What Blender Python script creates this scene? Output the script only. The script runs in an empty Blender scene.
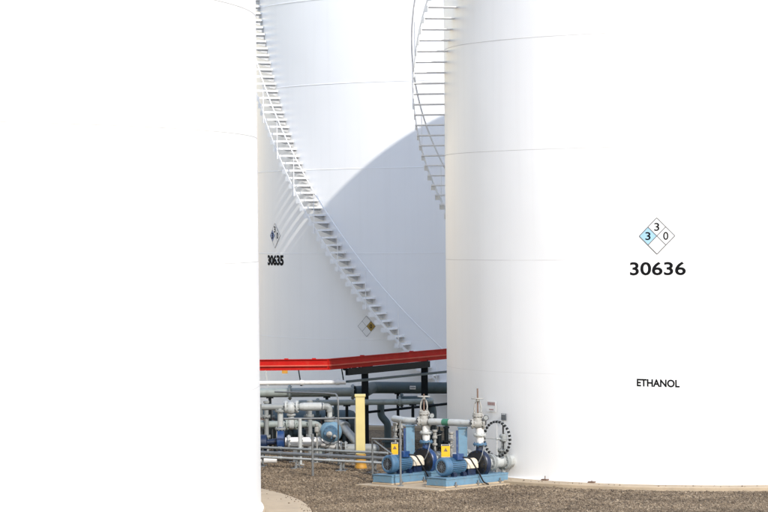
import bpy, math, random
import numpy as np
from mathutils import Vector, Matrix
random.seed(7)
rng = np.random.default_rng(11)
scene = bpy.context.scene
col = scene.collection
PI = math.pi

# ------------------------------------------------------------------ camera
F, CAM_H, HOR, ROLL = 3000.0, 5.457, 233.6, 0.01       # focal length in photo pixels, eye height, horizon row, roll
cam_d = bpy.data.cameras.new('camera')
cam_d.sensor_width = 36.0
cam_d.lens = F / 768.0 * 36.0
cam_d.clip_start = 0.5
cam_d.clip_end = 6000.0
cam = bpy.data.objects.new('camera', cam_d)
col.objects.link(cam)
cam.matrix_world = (Matrix.Translation((0, 0, CAM_H))
                    @ Matrix.Rotation(PI / 2 - math.atan((256 - HOR) / F), 4, 'X')
                    @ Matrix.Rotation(-ROLL, 4, 'Z'))
scene.camera = cam

# ------------------------------------------------------------------ sky and sun
SUN_AZ, SUN_EL = math.radians(25), math.radians(36)     # to the right of, and behind, the camera
world = bpy.data.worlds.new('World')
scene.world = world
world.use_nodes = True
nt = world.node_tree
sky = nt.nodes.new('ShaderNodeTexSky')
sky.sky_type = 'NISHITA'
sky.sun_disc = False
sky.sun_elevation = SUN_EL
sky.sun_rotation = PI - SUN_AZ
sky.air_density = 1.6
sky.dust_density = 0.25
sky.ozone_density = 0.6
bg = nt.nodes['Background']
bg.inputs['Strength'].default_value = 0.15
tint = nt.nodes.new('ShaderNodeMix'); tint.data_type = 'RGBA'; tint.blend_type = 'MULTIPLY'     # white balance of the whole sky
tint.inputs['Factor'].default_value = 1.0
tint.inputs['B'].default_value = (1.04, 0.95, 1.0, 1)
nt.links.new(sky.outputs['Color'], tint.inputs['A'])
nt.links.new(tint.outputs['Result'], bg.inputs['Color'])
sun_d = bpy.data.lights.new('sun', 'SUN')
sun_d.energy = 2.0
sun_d.angle = math.radians(0.55)
sun_d.color = (1.0, 0.955, 0.89)
sun = bpy.data.objects.new('sun', sun_d)
col.objects.link(sun)
to_sun = Vector((math.sin(SUN_AZ) * math.cos(SUN_EL), -math.cos(SUN_AZ) * math.cos(SUN_EL), math.sin(SUN_EL)))
sun.rotation_euler = to_sun.to_track_quat('Z', 'Y').to_euler()
sun.location = (20, -20, 40)
scene.view_settings.view_transform = 'Standard'
scene.view_settings.look = 'None'
scene.view_settings.gamma = 1.0
scene.view_settings.use_curve_mapping = False
scene.view_settings.exposure = 1.15

# ------------------------------------------------------------------ materials
MATS = {}
def mat(name, color, rough=0.5, metal=0.0, var=0.06, scale=6.0, bump=0.0, bscale=30.0, dirt=None, dirt_amt=0.0, spec=0.5):
    if name in MATS:
        return MATS[name]
    m = bpy.data.materials.new(name)
    m.use_nodes = True
    t = m.node_tree
    b = t.nodes['Principled BSDF']
    b.inputs['Roughness'].default_value = rough
    b.inputs['Metallic'].default_value = metal
    b.inputs['Specular IOR Level'].default_value = spec
    tc = t.nodes.new('ShaderNodeTexCoord')
    n = t.nodes.new('ShaderNodeTexNoise')
    n.inputs['Scale'].default_value = scale
    n.inputs['Detail'].default_value = 5
    t.links.new(tc.outputs['Object'], n.inputs['Vector'])
    r = t.nodes.new('ShaderNodeValToRGB')
    c = Vector(color)
    r.color_ramp.elements[0].position = 0.3
    r.color_ramp.elements[1].position = 0.7
    r.color_ramp.elements[0].color = (*(c * (1 - var)), 1)
    r.color_ramp.elements[1].color = (*(min(1, x * (1 + var)) for x in c), 1)
    t.links.new(n.outputs['Fac'], r.inputs['Fac'])
    out = r.outputs['Color']
    if dirt is not None:
        n2 = t.nodes.new('ShaderNodeTexNoise')
        n2.inputs['Scale'].default_value = scale * 2.3
        n2.inputs['Detail'].default_value = 8
        n2.inputs['Roughness'].default_value = 0.7
        t.links.new(tc.outputs['Object'], n2.inputs['Vector'])
        r2 = t.nodes.new('ShaderNodeValToRGB')
        r2.color_ramp.elements[0].position = 0.52
        r2.color_ramp.elements[1].position = 0.72
        r2.color_ramp.elements[0].color = (0, 0, 0, 1)
        r2.color_ramp.elements[1].color = (dirt_amt, dirt_amt, dirt_amt, 1)
        t.links.new(n2.outputs['Fac'], r2.inputs['Fac'])
        mx = t.nodes.new('ShaderNodeMix')
        mx.data_type = 'RGBA'
        t.links.new(r2.outputs['Color'], mx.inputs['Factor'])
        t.links.new(out, mx.inputs['A'])
        mx.inputs['B'].default_value = (*dirt, 1)
        out = mx.outputs['Result']
    t.links.new(out, b.inputs['Base Color'])
    if bump > 0:
        n3 = t.nodes.new('ShaderNodeTexNoise')
        n3.inputs['Scale'].default_value = bscale
        n3.inputs['Detail'].default_value = 4
        t.links.new(tc.outputs['Object'], n3.inputs['Vector'])
        bp = t.nodes.new('ShaderNodeBump')
        bp.inputs['Strength'].default_value = bump
        bp.inputs['Distance'].default_value = 0.02
        t.links.new(n3.outputs['Fac'], bp.inputs['Height'])
        t.links.new(bp.outputs['Normal'], b.inputs['Normal'])
    MATS[name] = m
    return m

def tank_paint():
    m = bpy.data.materials.new('tank_white_paint')
    m.use_nodes = True
    t = m.node_tree
    b = t.nodes['Principled BSDF']
    b.inputs['Roughness'].default_value = 0.42
    tc = t.nodes.new('ShaderNodeTexCoord')
    # broad, faint chalking of the paint
    n = t.nodes.new('ShaderNodeTexNoise'); n.inputs['Scale'].default_value = 0.45; n.inputs['Detail'].default_value = 6
    t.links.new(tc.outputs['Object'], n.inputs['Vector'])
    r = t.nodes.new('ShaderNodeValToRGB')
    r.color_ramp.elements[0].position = 0.3; r.color_ramp.elements[0].color = (0.785, 0.78, 0.765, 1)
    r.color_ramp.elements[1].position = 0.7; r.color_ramp.elements[1].color = (0.82, 0.815, 0.80, 1)
    t.links.new(n.outputs['Fac'], r.inputs['Fac'])
    # run-off streaks: noise stretched vertically
    mp = t.nodes.new('ShaderNodeMapping'); mp.inputs['Scale'].default_value = (5.0, 5.0, 0.16)
    t.links.new(tc.outputs['Object'], mp.inputs['Vector'])
    n2 = t.nodes.new('ShaderNodeTexNoise'); n2.inputs['Scale'].default_value = 1.0; n2.inputs['Detail'].default_value = 6
    t.links.new(mp.outputs['Vector'], n2.inputs['Vector'])
    r2 = t.nodes.new('ShaderNodeValToRGB')
    r2.color_ramp.elements[0].position = 0.5; r2.color_ramp.elements[0].color = (0, 0, 0, 1)
    r2.color_ramp.elements[1].position = 0.85; r2.color_ramp.elements[1].color = (0.16, 0.16, 0.16, 1)
    t.links.new(n2.outputs['Fac'], r2.inputs['Fac'])
    mx = t.nodes.new('ShaderNodeMix'); mx.data_type = 'RGBA'
    t.links.new(r2.outputs['Color'], mx.inputs['Factor'])
    t.links.new(r.outputs['Color'], mx.inputs['A'])
    mx.inputs['B'].default_value = (0.62, 0.60, 0.57, 1)
    t.links.new(mx.outputs['Result'], b.inputs['Base Color'])
    # plate waviness
    n3 = t.nodes.new('ShaderNodeTexNoise'); n3.inputs['Scale'].default_value = 0.9; n3.inputs['Detail'].default_value = 2
    t.links.new(tc.outputs['Object'], n3.inputs['Vector'])
    bp = t.nodes.new('ShaderNodeBump'); bp.inputs['Strength'].default_value = 0.12; bp.inputs['Distance'].default_value = 0.05
    t.links.new(n3.outputs['Fac'], bp.inputs['Height'])
    t.links.new(bp.outputs['Normal'], b.inputs['Normal'])
    return m

def ground_mat():
    m = bpy.data.materials.new('gravel_ground')
    m.use_nodes = True
    t = m.node_tree
    b = t.nodes['Principled BSDF']
    b.inputs['Roughness'].default_value = 0.95
    b.inputs['Specular IOR Level'].default_value = 0.2
    tc = t.nodes.new('ShaderNodeTexCoord')
    v = t.nodes.new('ShaderNodeTexVoronoi'); v.inputs['Scale'].default_value = 24
    t.links.new(tc.outputs['Object'], v.inputs['Vector'])
    r = t.nodes.new('ShaderNodeValToRGB')
    e = r.color_ramp.elements
    e[0].position = 0.0; e[0].color = (0.107, 0.073, 0.043, 1)
    e[1].position = 1.0; e[1].color = (0.305, 0.224, 0.138, 1)
    k = e.new(0.5); k.color = (0.192, 0.139, 0.086, 1)
    sx = t.nodes.new('ShaderNodeSeparateColor')
    t.links.new(v.outputs['Color'], sx.inputs['Color'])
    t.links.new(sx.outputs[0], r.inputs['Fac'])
    n = t.nodes.new('ShaderNodeTexNoise'); n.inputs['Scale'].default_value = 0.5; n.inputs['Detail'].default_value = 5
    t.links.new(tc.outputs['Object'], n.inputs['Vector'])
    r2 = t.nodes.new('ShaderNodeValToRGB')
    r2.color_ramp.elements[0].position = 0.3; r2.color_ramp.elements[0].color = (0.75, 0.75, 0.75, 1)
    r2.color_ramp.elements[1].position = 0.7; r2.color_ramp.elements[1].color = (1.1, 1.08, 1.05, 1)
    t.links.new(n.outputs['Fac'], r2.inputs['Fac'])
    mx = t.nodes.new('ShaderNodeMix'); mx.data_type = 'RGBA'; mx.blend_type = 'MULTIPLY'
    mx.inputs['Factor'].default_value = 1
    t.links.new(r.outputs['Color'], mx.inputs['A']); t.links.new(r2.outputs['Color'], mx.inputs['B'])
    t.links.new(mx.outputs['Result'], b.inputs['Base Color'])
    bp = t.nodes.new('ShaderNodeBump'); bp.inputs['Strength'].default_value = 0.9; bp.inputs['Distance'].default_value = 0.03
    bp.invert = True
    t.links.new(v.outputs['Distance'], bp.inputs['Height'])
    t.links.new(bp.outputs['Normal'], b.inputs['Normal'])
    return m

def stone_mat():
    m = bpy.data.materials.new('gravel_stone')
    m.use_nodes = True
    t = m.node_tree
    b = t.nodes['Principled BSDF']
    b.inputs['Roughness'].default_value = 0.9
    b.inputs['Specular IOR Level'].default_value = 0.25
    tc = t.nodes.new('ShaderNodeTexCoord')
    n = t.nodes.new('ShaderNodeTexWhiteNoise'); n.noise_dimensions = '3D'
    v = t.nodes.new('ShaderNodeVectorMath'); v.operation = 'SNAP'; v.inputs[1].default_value = (0.05, 0.05, 0.5)
    t.links.new(tc.outputs['Object'], v.inputs[0]); t.links.new(v.outputs[0], n.inputs['Vector'])
    r = t.nodes.new('ShaderNodeValToRGB')
    e = r.color_ramp.elements
    e[0].position = 0; e[0].color = (0.070, 0.054, 0.040, 1)
    e[1].position = 1; e[1].color = (0.31, 0.25, 0.18, 1)
    for p, c in ((0.35, (0.145, 0.108, 0.073, 1)), (0.7, (0.20, 0.152, 0.103, 1)), (0.9, (0.25, 0.195, 0.135, 1))):
        k = e.new(p); k.color = c
    t.links.new(n.outputs['Value'], r.inputs['Fac'])
    n2 = t.nodes.new('ShaderNodeTexNoise'); n2.inputs['Scale'].default_value = 0.7; n2.inputs['Detail'].default_value = 6
    t.links.new(tc.outputs['Object'], n2.inputs['Vector'])
    r2 = t.nodes.new('ShaderNodeValToRGB')
    r2.color_ramp.elements[0].position = 0.35; r2.color_ramp.elements[0].color = (0.70, 0.68, 0.66, 1)
    r2.color_ramp.elements[1].position = 0.65; r2.color_ramp.elements[1].color = (1.12, 1.10, 1.06, 1)
    t.links.new(n2.outputs['Fac'], r2.inputs['Fac'])
    mx = t.nodes.new('ShaderNodeMix'); mx.data_type = 'RGBA'; mx.blend_type = 'MULTIPLY'; mx.inputs['Factor'].default_value = 1
    t.links.new(r.outputs['Color'], mx.inputs['A']); t.links.new(r2.outputs['Color'], mx.inputs['B'])
    t.links.new(mx.outputs['Result'], b.inputs['Base Color'])
    return m

M_TANK = tank_paint()
M_GROUND = ground_mat()
M_STONE = stone_mat()
M_CONC = mat('concrete', (0.378, 0.299, 0.207), 0.9, var=0.10, scale=1.8, bump=0.25, bscale=25, dirt=(0.28, 0.23, 0.17), dirt_amt=0.6, spec=0.2)
M_SEAM = mat('grimy_weld', (0.56, 0.54, 0.52), 0.6, var=0.16, scale=0.8)
M_SEAM_OLD = mat('dirty_weld', (0.43, 0.41, 0.39), 0.6, var=0.2, scale=0.8)
M_STAIR = mat('stair_white_paint', (0.80, 0.80, 0.79), 0.5, var=0.05, scale=9, dirt=(0.45, 0.40, 0.34), dirt_amt=0.25)
M_GUSSET = mat('gusset_shade_grey', (0.44, 0.44, 0.435), 0.6, var=0.12, scale=6)  # white stair paint darkened: shade of the gusset faces put into the colour
M_BLACK = mat('black_lettering', (0.006, 0.006, 0.007), 0.8, var=0.1, spec=0.1)
M_GREYLINE = mat('grey_line_paint', (0.14, 0.14, 0.14), 0.5)
M_DIAWHITE = mat('placard_white', (0.72, 0.72, 0.71), 0.4, var=0.02)
M_DIABLUE_PALE = mat('placard_faded_blue', (0.293, 0.488, 0.610), 0.4, var=0.05)
M_DIABLUE = mat('placard_blue', (0.03, 0.12, 0.34), 0.4, var=0.05)
M_DIAYEL = mat('placard_dark_yellow', (0.30, 0.19, 0.03), 0.4, var=0.1)
M_RED = mat('red_paint', (0.40, 0.008, 0.005), 0.6, spec=0.15, var=0.10, scale=3, dirt=(0.35, 0.05, 0.03), dirt_amt=0.5)
M_REDLIT = mat('red_highlight', (0.52, 0.09, 0.06), 0.6, spec=0.2, var=0.12, scale=3)  # sunlit flange highlight put into the colour as a paler red
M_GREYGREEN = mat('grey_green_pipe', (0.244, 0.275, 0.256), 0.5, var=0.08, scale=3, dirt=(0.11, 0.10, 0.085), dirt_amt=0.5)
M_GREY = mat('grey_pipe', (0.232, 0.244, 0.238), 0.5, var=0.08, scale=4, dirt=(0.10, 0.085, 0.07), dirt_amt=0.6)
M_LIGHT = mat('pale_pipe', (0.378, 0.390, 0.378), 0.5, var=0.06, scale=5, dirt=(0.17, 0.145, 0.11), dirt_amt=0.6)
M_WHITEPIPE = mat('white_pipe', (0.610, 0.598, 0.573), 0.45, var=0.04, scale=3, dirt=(0.30, 0.26, 0.21), dirt_amt=0.4)
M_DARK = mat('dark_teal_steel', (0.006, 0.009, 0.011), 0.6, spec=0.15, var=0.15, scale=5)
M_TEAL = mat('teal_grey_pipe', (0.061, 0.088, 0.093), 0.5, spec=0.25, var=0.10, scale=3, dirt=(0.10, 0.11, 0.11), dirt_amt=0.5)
M_BLUE = mat('pump_blue', (0.051, 0.120, 0.201), 0.4, var=0.10, scale=7, dirt=(0.13, 0.15, 0.15), dirt_amt=0.6)
M_LBLUE = mat('skid_light_blue', (0.110, 0.207, 0.287), 0.5, var=0.10, scale=6, dirt=(0.16, 0.145, 0.115), dirt_amt=0.65)
M_NAVY = mat('navy_casting', (0.006, 0.015, 0.043), 0.35, var=0.15, scale=6)
M_ROYAL = mat('royal_blue_casting', (0.010, 0.041, 0.134), 0.35, var=0.15, scale=6, dirt=(0.2, 0.25, 0.3), dirt_amt=0.4)
M_BLKMETAL = mat('black_metal', (0.006, 0.0065, 0.008), 0.4, var=0.2, scale=8)
M_CREAM = mat('cream_guard', (0.610, 0.537, 0.415), 0.5, var=0.05, scale=6, dirt=(0.28, 0.22, 0.15), dirt_amt=0.5)
M_YELLOW = mat('bollard_yellow', (0.53, 0.44, 0.19), 0.5, var=0.06, scale=3, dirt=(0.55, 0.42, 0.16), dirt_amt=0.4)
M_ORANGE = mat('orange_paint', (0.415, 0.207, 0.024), 0.6, var=0.12, scale=8)  # orange of the bollard foot and the rack clip
M_SIGNYEL = mat('sign_yellow', (0.60, 0.36, 0.008), 0.4, var=0.04)
M_GALV = mat('galvanised', (0.171, 0.177, 0.177), 0.45, metal=0.35, var=0.12, scale=10)
M_BEIGE = mat('beige_valve', (0.305, 0.299, 0.275), 0.5, var=0.12, scale=9, dirt=(0.12, 0.085, 0.055), dirt_amt=0.7)
M_RUST = mat('rusty_stem', (0.14, 0.085, 0.06), 0.7, var=0.25, scale=20)
M_BROWNPRINT = mat('brown_print', (0.26, 0.13, 0.12), 0.5)
M_GREENPRINT = mat('green_print', (0.037, 0.146, 0.091), 0.5)
M_SIGNGREY = mat('dark_sign', (0.10, 0.115, 0.13), 0.4)

# ------------------------------------------------------------------ mesh helpers
class MB:
    """collects shapes in world coordinates; build() links them as one mesh"""
    def __init__(s):
        s.v, s.f, s.sm = [], [], []
    def add(s, vs, fs, smooth=False):
        o = len(s.v)
        s.v += [tuple(p) for p in vs]
        s.f += [tuple(i + o for i in f) for f in fs]
        s.sm += [smooth] * len(fs)
        return s
    def box(s, c, ax, ay, az):
        c, ax, ay, az = Vector(c), Vector(ax), Vector(ay), Vector(az)
        vs = [c + ax * i + ay * j + az * k for i in (-1, 1) for j in (-1, 1) for k in (-1, 1)]
        return s.add(vs, [(0, 1, 3, 2), (4, 6, 7, 5), (0, 4, 5, 1), (2, 3, 7, 6), (0, 2, 6, 4), (1, 5, 7, 3)])
    def aabb(s, x0, x1, y0, y1, z0, z1):
        return s.box(((x0 + x1) / 2, (y0 + y1) / 2, (z0 + z1) / 2), ((x1 - x0) / 2, 0, 0), (0, (y1 - y0) / 2, 0), (0, 0, (z1 - z0) / 2))
    def bar(s, a, b, w, h, up=(0, 0, 1)):
        """rectangular bar from a to b; w across, h along up"""
        a, b = Vector(a), Vector(b)
        d = b - a
        side = d.cross(Vector(up))
        if side.length < 1e-6: side = d.cross(Vector((1, 0, 0)))
        side.normalize()
        u = side.cross(d).normalized()
        return s.box((a + b) / 2, d / 2, side * w / 2, u * h / 2)
    def prism(s, poly, dirv):
        """polygon (list of points) swept along dirv"""
        n = len(poly); d = Vector(dirv)
        vs = [Vector(p) for p in poly] + [Vector(p) + d for p in poly]
        fs = [tuple(range(n - 1, -1, -1)), tuple(range(n, 2 * n))]
        fs += [(i, (i + 1) % n, (i + 1) % n + n, i + n) for i in range(n)]
        return s.add(vs, fs)
    def lathe(s, o, axis, prof, n=20, cap=True):
        """prof: list of (t along axis, radius); each segment is sharp at duplicated rings when the angle is big"""
        o, ax = Vector(o), Vector(axis).normalized()
        h = Vector((0, 0, 1)) if abs(ax.z) < 0.9 else Vector((1, 0, 0))
        e1 = ax.cross(h).normalized(); e2 = ax.cross(e1).normalized()
        for (t0, r0), (t1, r1) in zip(prof[:-1], prof[1:]):
            vs = []
            for t, r in ((t0, r0), (t1, r1)):
                for i in range(n):
                    a = 2 * PI * i / n
                    vs.append(o + ax * t + (e1 * math.cos(a) + e2 * math.sin(a)) * r)
            fs = [(i, i + n, (i + 1) % n + n, (i + 1) % n) for i in range(n)]
            s.add(vs, fs, True)
        if cap:
            for (t, r), flip in ((prof[0], False), (prof[-1], True)):
                if r < 1e-5: continue
                vs = [o + ax * t + (e1 * math.cos(2 * PI * i / n) + e2 * math.sin(2 * PI * i / n)) * r for i in range(n)]
                f = tuple(range(n))
                s.add(vs, [f[::-1] if flip else f])
        return s
    def cyl(s, a, b, r, n=16):
        a, b = Vector(a), Vector(b)
        return s.lathe(a, b - a, [(0, r), ((b - a).length, r)], n)
    def tube(s, pts, r, n=12, closed=False, cap=True):
        pts = [Vector(p) for p in pts]
        m = len(pts)
        tang = []
        for i in range(m):
            if closed: d = pts[(i + 1) % m] - pts[i - 1]
            else: d = pts[min(i + 1, m - 1)] - pts[max(i - 1, 0)]
            tang.append(d.normalized())
        h = Vector((0, 0, 1)) if abs(tang[0].z) < 0.9 else Vector((1, 0, 0))
        e = tang[0].cross(h).normalized()
        vs = []
        for i in range(m):
            e = (e - tang[i] * e.dot(tang[i])).normalized()
            g = tang[i].cross(e)
            for k in range(n):
                a = 2 * PI * k / n
                vs.append(pts[i] + (e * math.cos(a) + g * math.sin(a)) * r)
        fs = []
        for i in range(m if closed else m - 1):
            j = (i + 1) % m
            fs += [(i * n + k, j * n + k, j * n + (k + 1) % n, i * n + (k + 1) % n) for k in range(n)]
        s.add(vs, fs, True)
        if cap and not closed:
            s.add(vs[:n], [tuple(range(n))[::1]])
            s.add(vs[-n:], [tuple(range(n))[::-1]])
        return s
    def pipe(s, pts, r, bend=None, n=14):
        return s.tube(fillet(pts, bend if bend else r * 2.6), r, n)
    def torus(s, c, axis, R, r, n=28, m=8):
        c, ax = Vector(c), Vector(axis).normalized()
        h = Vector((0, 0, 1)) if abs(ax.z) < 0.9 else Vector((1, 0, 0))
        e1 = ax.cross(h).normalized(); e2 = ax.cross(e1).normalized()
        return s.tube([c + (e1 * math.cos(2 * PI * i / n) + e2 * math.sin(2 * PI * i / n)) * R for i in range(n)], r, m, closed=True)
    def sphere(s, c, r, n=14, sc=(1, 1, 1)):
        c = Vector(c); m = n // 2
        vs = [c + Vector((r * sc[0] * math.sin(PI * j / m) * math.cos(2 * PI * i / n), r * sc[1] * math.sin(PI * j / m) * math.sin(2 * PI * i / n), r * sc[2] * math.cos(PI * j / m))) for j in range(m + 1) for i in range(n)]
        fs = [(j * n + i, (j + 1) * n + i, (j + 1) * n + (i + 1) % n, j * n + (i + 1) % n) for j in range(m) for i in range(n)]
        return s.add(vs, fs, True)
    def flange(s, c, axis, r, t, bolts=8, n=20):
        c, ax = Vector(c), Vector(axis).normalized()
        s.lathe(c - ax * t / 2, ax, [(0, r * 0.97), (t * 0.12, r), (t * 0.88, r), (t, r * 0.97)], n)
        h = Vector((0, 0, 1)) if abs(ax.z) < 0.9 else Vector((1, 0, 0))
        e1 = ax.cross(h).normalized(); e2 = ax.cross(e1).normalized()
        for i in range(bolts):
            a = 2 * PI * (i + 0.5) / bolts
            p = c + (e1 * math.cos(a) + e2 * math.sin(a)) * r * 0.82
            s.lathe(p - ax * (t / 2 + 0.022), ax, [(0, 0.014), (t + 0.044, 0.014)], 6)
        return s
    def build(s, name, m, parent=None, bevel=0.0):
        me = bpy.data.meshes.new(name)
        o0 = parent_world(parent) if parent else Vector((0, 0, 0))
        me.from_pydata([(p[0] - o0[0], p[1] - o0[1], p[2] - o0[2]) for p in s.v], [], s.f)
        me.polygons.foreach_set('use_smooth', s.sm)
        me.materials.append(m)
        me.update()
        o = bpy.data.objects.new(name, me)
        col.objects.link(o)
        if parent: o.parent = parent
        if bevel > 0:
            b = o.modifiers.new('bevel', 'BEVEL'); b.width = bevel; b.segments = 2; b.limit_method = 'ANGLE'; b.angle_limit = math.radians(50)
        return o

def parent_world(o):
    p = Vector((0, 0, 0))
    while o:
        p = p + Vector(o.location); o = o.parent
    return p

def fillet(pts, R, k=6):
    pts = [Vector(p) for p in pts]
    out = [pts[0]]
    for i in range(1, len(pts) - 1):
        a, b, c = pts[i - 1], pts[i], pts[i + 1]
        d1, d2 = (a - b), (c - b)
        ang = d1.angle(d2)
        if ang > PI - 0.02:
            out.append(b); continue
        t = min(R / math.tan(ang / 2), d1.length * 0.48, d2.length * 0.48)
        d1.normalize(); d2.normalize()
        p0, p1 = b + d1 * t, b + d2 * t
        r = t * math.tan(ang / 2)
        cen = b + (d1 + d2).normalized() * (r / math.sin(ang / 2))
        v0, v1 = p0 - cen, p1 - cen
        tot = v0.angle(v1)
        ax = v0.cross(v1).normalized()
        for j in range(k + 1):
            out.append(cen + Matrix.Rotation(tot * j / k, 3, ax) @ v0)
    out.append(pts[-1])
    return out

def thing(name, label, cat, loc=(0, 0, 0), group=None):
    o = bpy.data.objects.new(name, None)
    o.empty_display_size = 0.2
    col.objects.link(o)
    o.location = loc
    o['label'] = label; o['category'] = cat
    if group: o['group'] = group
    return o
def tag(o, label, cat, group=None):
    o['label'] = label; o['category'] = cat
    if group: o['group'] = group
    return o
def struct(o):
    o['kind'] = 'structure'
    return o

def W(px, py, Y):
    """the point at distance Y that stands at photo pixel (px, py)"""
    dx, dy = px - 384, py - HOR
    u, v = dx - dy * ROLL, dx * ROLL + dy
    return Vector((u / F * Y, Y, CAM_H - v * Y / F))
def G(px, Y):
    """ground point below photo column px at distance Y"""
    v = CAM_H * F / Y
    u = (px - 384) - v * ROLL
    return Vector((u / F * Y, Y, 0))

# ------------------------------------------------------------------ ground
mb = MB(); mb.add([(-3000, -300, 0), (3000, -300, 0), (3000, 5000, 0), (-3000, 5000, 0)], [(0, 1, 2, 3)])
ground = struct(mb.build('ground', M_GROUND))

# tanks: centre x, centre y, radius, base height
TR = (7.81, 69.48, 6.37, 0.09)
TB = (3.21, 89.87, 7.04, 0.11)
TL = (-16.45, 58.05, 14.0, 0.12)
WALL_H = 14.80

def annulus(cx, cy, r0, r1, z0, z1, n=180, cham=0.02):
    m = MB()
    prof = [(r0, z0), (r0, z1), (r1 - cham, z1), (r1, z1 - cham), (r1, z0)]
    for (ra, za), (rb, zb) in zip(prof[:-1], prof[1:]):
        vs = []
        for r, z in ((ra, za), (rb, zb)):
            vs += [(cx + r * math.cos(2 * PI * i / n), cy + r * math.sin(2 * PI * i / n), z) for i in range(n)]
        m.add(vs, [(i, (i + 1) % n, (i + 1) % n + n, i + n) for i in range(n)], False)
    return m
RING_R, RING_B, RING_L = 6.95, 7.5, 15.0
struct(annulus(TR[0], TR[1], 5.9, RING_R, -0.1, TR[3]).build('kerb', M_CONC))
struct(annulus(TB[0], TB[1], 6.5, RING_B, -0.1, TB[3]).build('kerb', M_CONC))
struct(annulus(TL[0], TL[1], 13.5, RING_L, -0.1, 0.05).build('apron', M_CONC))
struct(annulus(TL[0], TL[1], 13.4, 14.09, -0.1, TL[3]).build('kerb', M_CONC))

# ------------------------------------------------------------------ tanks
def cylp(T, phi, z, dr=0.0):
    """point on a tank wall; phi in degrees from the camera side towards the left"""
    a = math.radians(phi)
    return Vector((T[0] - (T[2] + dr) * math.sin(a), T[1] - (T[2] + dr) * math.cos(a), z))

def tank_shell(T, seams, root, seg=288, vs_seed=0, seam_m=None, bead=1.0):
    x, y, R, zb = T
    levels = [zb] + seams + [WALL_H]
    rnd = random.Random(vs_seed)
    for i, (z0, z1) in enumerate(zip(levels[:-1], levels[1:])):
        r = R + (len(levels) - i) * 0.0015
        m = MB()
        vs = []
        for z in (z0, z1):
            vs += [(x + r * math.cos(2 * PI * k / seg), y + r * math.sin(2 * PI * k / seg), z) for k in range(seg)]
        m.add(vs, [(k, (k + 1) % seg, (k + 1) % seg + seg, k + seg) for k in range(seg)], True)
        course = m.build('shell_course', M_TANK, root)
        nplate = max(5, int(2 * PI * R / 7.3))
        off = rnd.uniform(0, 360)
        for k in range(nplate):
            b = MB()
            ph = off + 360 * k / nplate
            a = math.radians(ph)
            e = Vector((-math.cos(a), math.sin(a), 0)) * 0.010
            nrm = Vector((-math.sin(a), -math.cos(a), 0))
            c0, c1 = cylp(T, ph, z0, r - R), cylp(T, ph, z1, r - R)
            b.add([c0 - e, c0 + nrm * 0.0015, c0 + e, c1 - e, c1 + nrm * 0.0015, c1 + e], [(0, 1, 4, 3), (1, 2, 5, 4)])
            b.build('vertical_weld', M_TANK, course)
    for z in seams:
        m = MB()
        prof = [(R, z - 0.011 * bead), (R + 0.009 * bead, z - 0.006 * bead), (R + 0.0095 * bead, z + 0.003), (R, z + 0.011 * bead)]
        vs = []
        for r, zz in prof:
            vs += [(x + r * math.cos(2 * PI * k / seg), y + r * math.sin(2 * PI * k / seg), zz) for k in range(seg)]
        fs = []
        for j in range(3):
            fs += [(j * seg + k, j * seg + (k + 1) % seg, (j + 1) * seg + (k + 1) % seg, (j + 1) * seg + k) for k in range(seg)]
        m.add(vs, fs, False)
        m.build('weld_seam', seam_m or M_TANK, root)
    # chime plate at the foot
    annulus(x, y, R - 0.1, R + 0.06, zb - 0.03, zb + 0.012, seg, 0.004).build('chime', M_TANK, root)
    # roof with rim angle
    m = MB()
    vs = [(x + (R + 0.08) * math.cos(2 * PI * k / seg), y + (R + 0.08) * math.sin(2 * PI * k / seg), WALL_H + 0.02) for k in range(seg)]
    vs.append((x, y, WALL_H + R * 0.075))
    m.add(vs, [(k, (k + 1) % seg, seg) for k in range(seg)], True)
    m.build('roof', M_TANK, root)
    annulus(x, y, R - 0.02, R + 0.085, WALL_H - 0.08, WALL_H + 0.01, seg, 0.004).build('rim_angle', M_TANK, root)

def text_mesh(body, bold=0.0):
    c = bpy.data.curves.new('t', 'FONT')
    c.body = body
    c.offset = bold
    c.resolution_u = 6
    o = bpy.data.objects.new('t', c)
    col.objects.link(o)
    bpy.context.view_layer.update()
    me = o.evaluated_get(bpy.context.evaluated_depsgraph_get()).to_mesh()
    v = [tuple(p.co) for p in me.vertices]
    f = [tuple(p.vertices) for p in me.polygons]
    o.evaluated_get(bpy.context.evaluated_depsgraph_get()).to_mesh_clear()
    bpy.data.objects.remove(o)
    bpy.data.curves.remove(c)
    return v, f

def wall_text(T, name, body, phi, z, w, h, m, root, bold=0.03, dr=0.014, tilt=0.0):
    """lettering w wide and h high laid on the tank wall, centred at phi, z"""
    v, f = text_mesh(body, bold)
    xs = [p[0] for p in v]; ys = [p[1] for p in v]
    x0, x1, y0, y1 = min(xs), max(xs), min(ys), max(ys)
    out = []
    for p in v:
        s = ((p[0] - x0) / (x1 - x0) - 0.5) * w
        t = ((p[1] - y0) / (y1 - y0) - 0.5) * h
        out.append(cylp(T, phi - math.degrees(s / T[2]), z + t + s * tilt, dr))
    b = MB(); b.add(out, f)
    return b.build(name, m, root)

def wall_quad(b, T, phi, z, corners, dr, n=6):
    """a quad given by 4 (s, t) corners wrapped on the wall"""
    c = [Vector(k) for k in corners]
    vs = []
    for i in range(n + 1):
        for j in range(n + 1):
            u, w = i / n, j / n
            p = (c[0] * (1 - u) + c[1] * u) * (1 - w) + (c[3] * (1 - u) + c[2] * u) * w
            vs.append(cylp(T, phi - math.degrees(p[0] / T[2]), z + p[1], dr))
    fs = [(i * (n + 1) + j, (i + 1) * (n + 1) + j, (i + 1) * (n + 1) + j + 1, i * (n + 1) + j + 1) for i in range(n) for j in range(n)]
    b.add(vs, fs)

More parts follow.
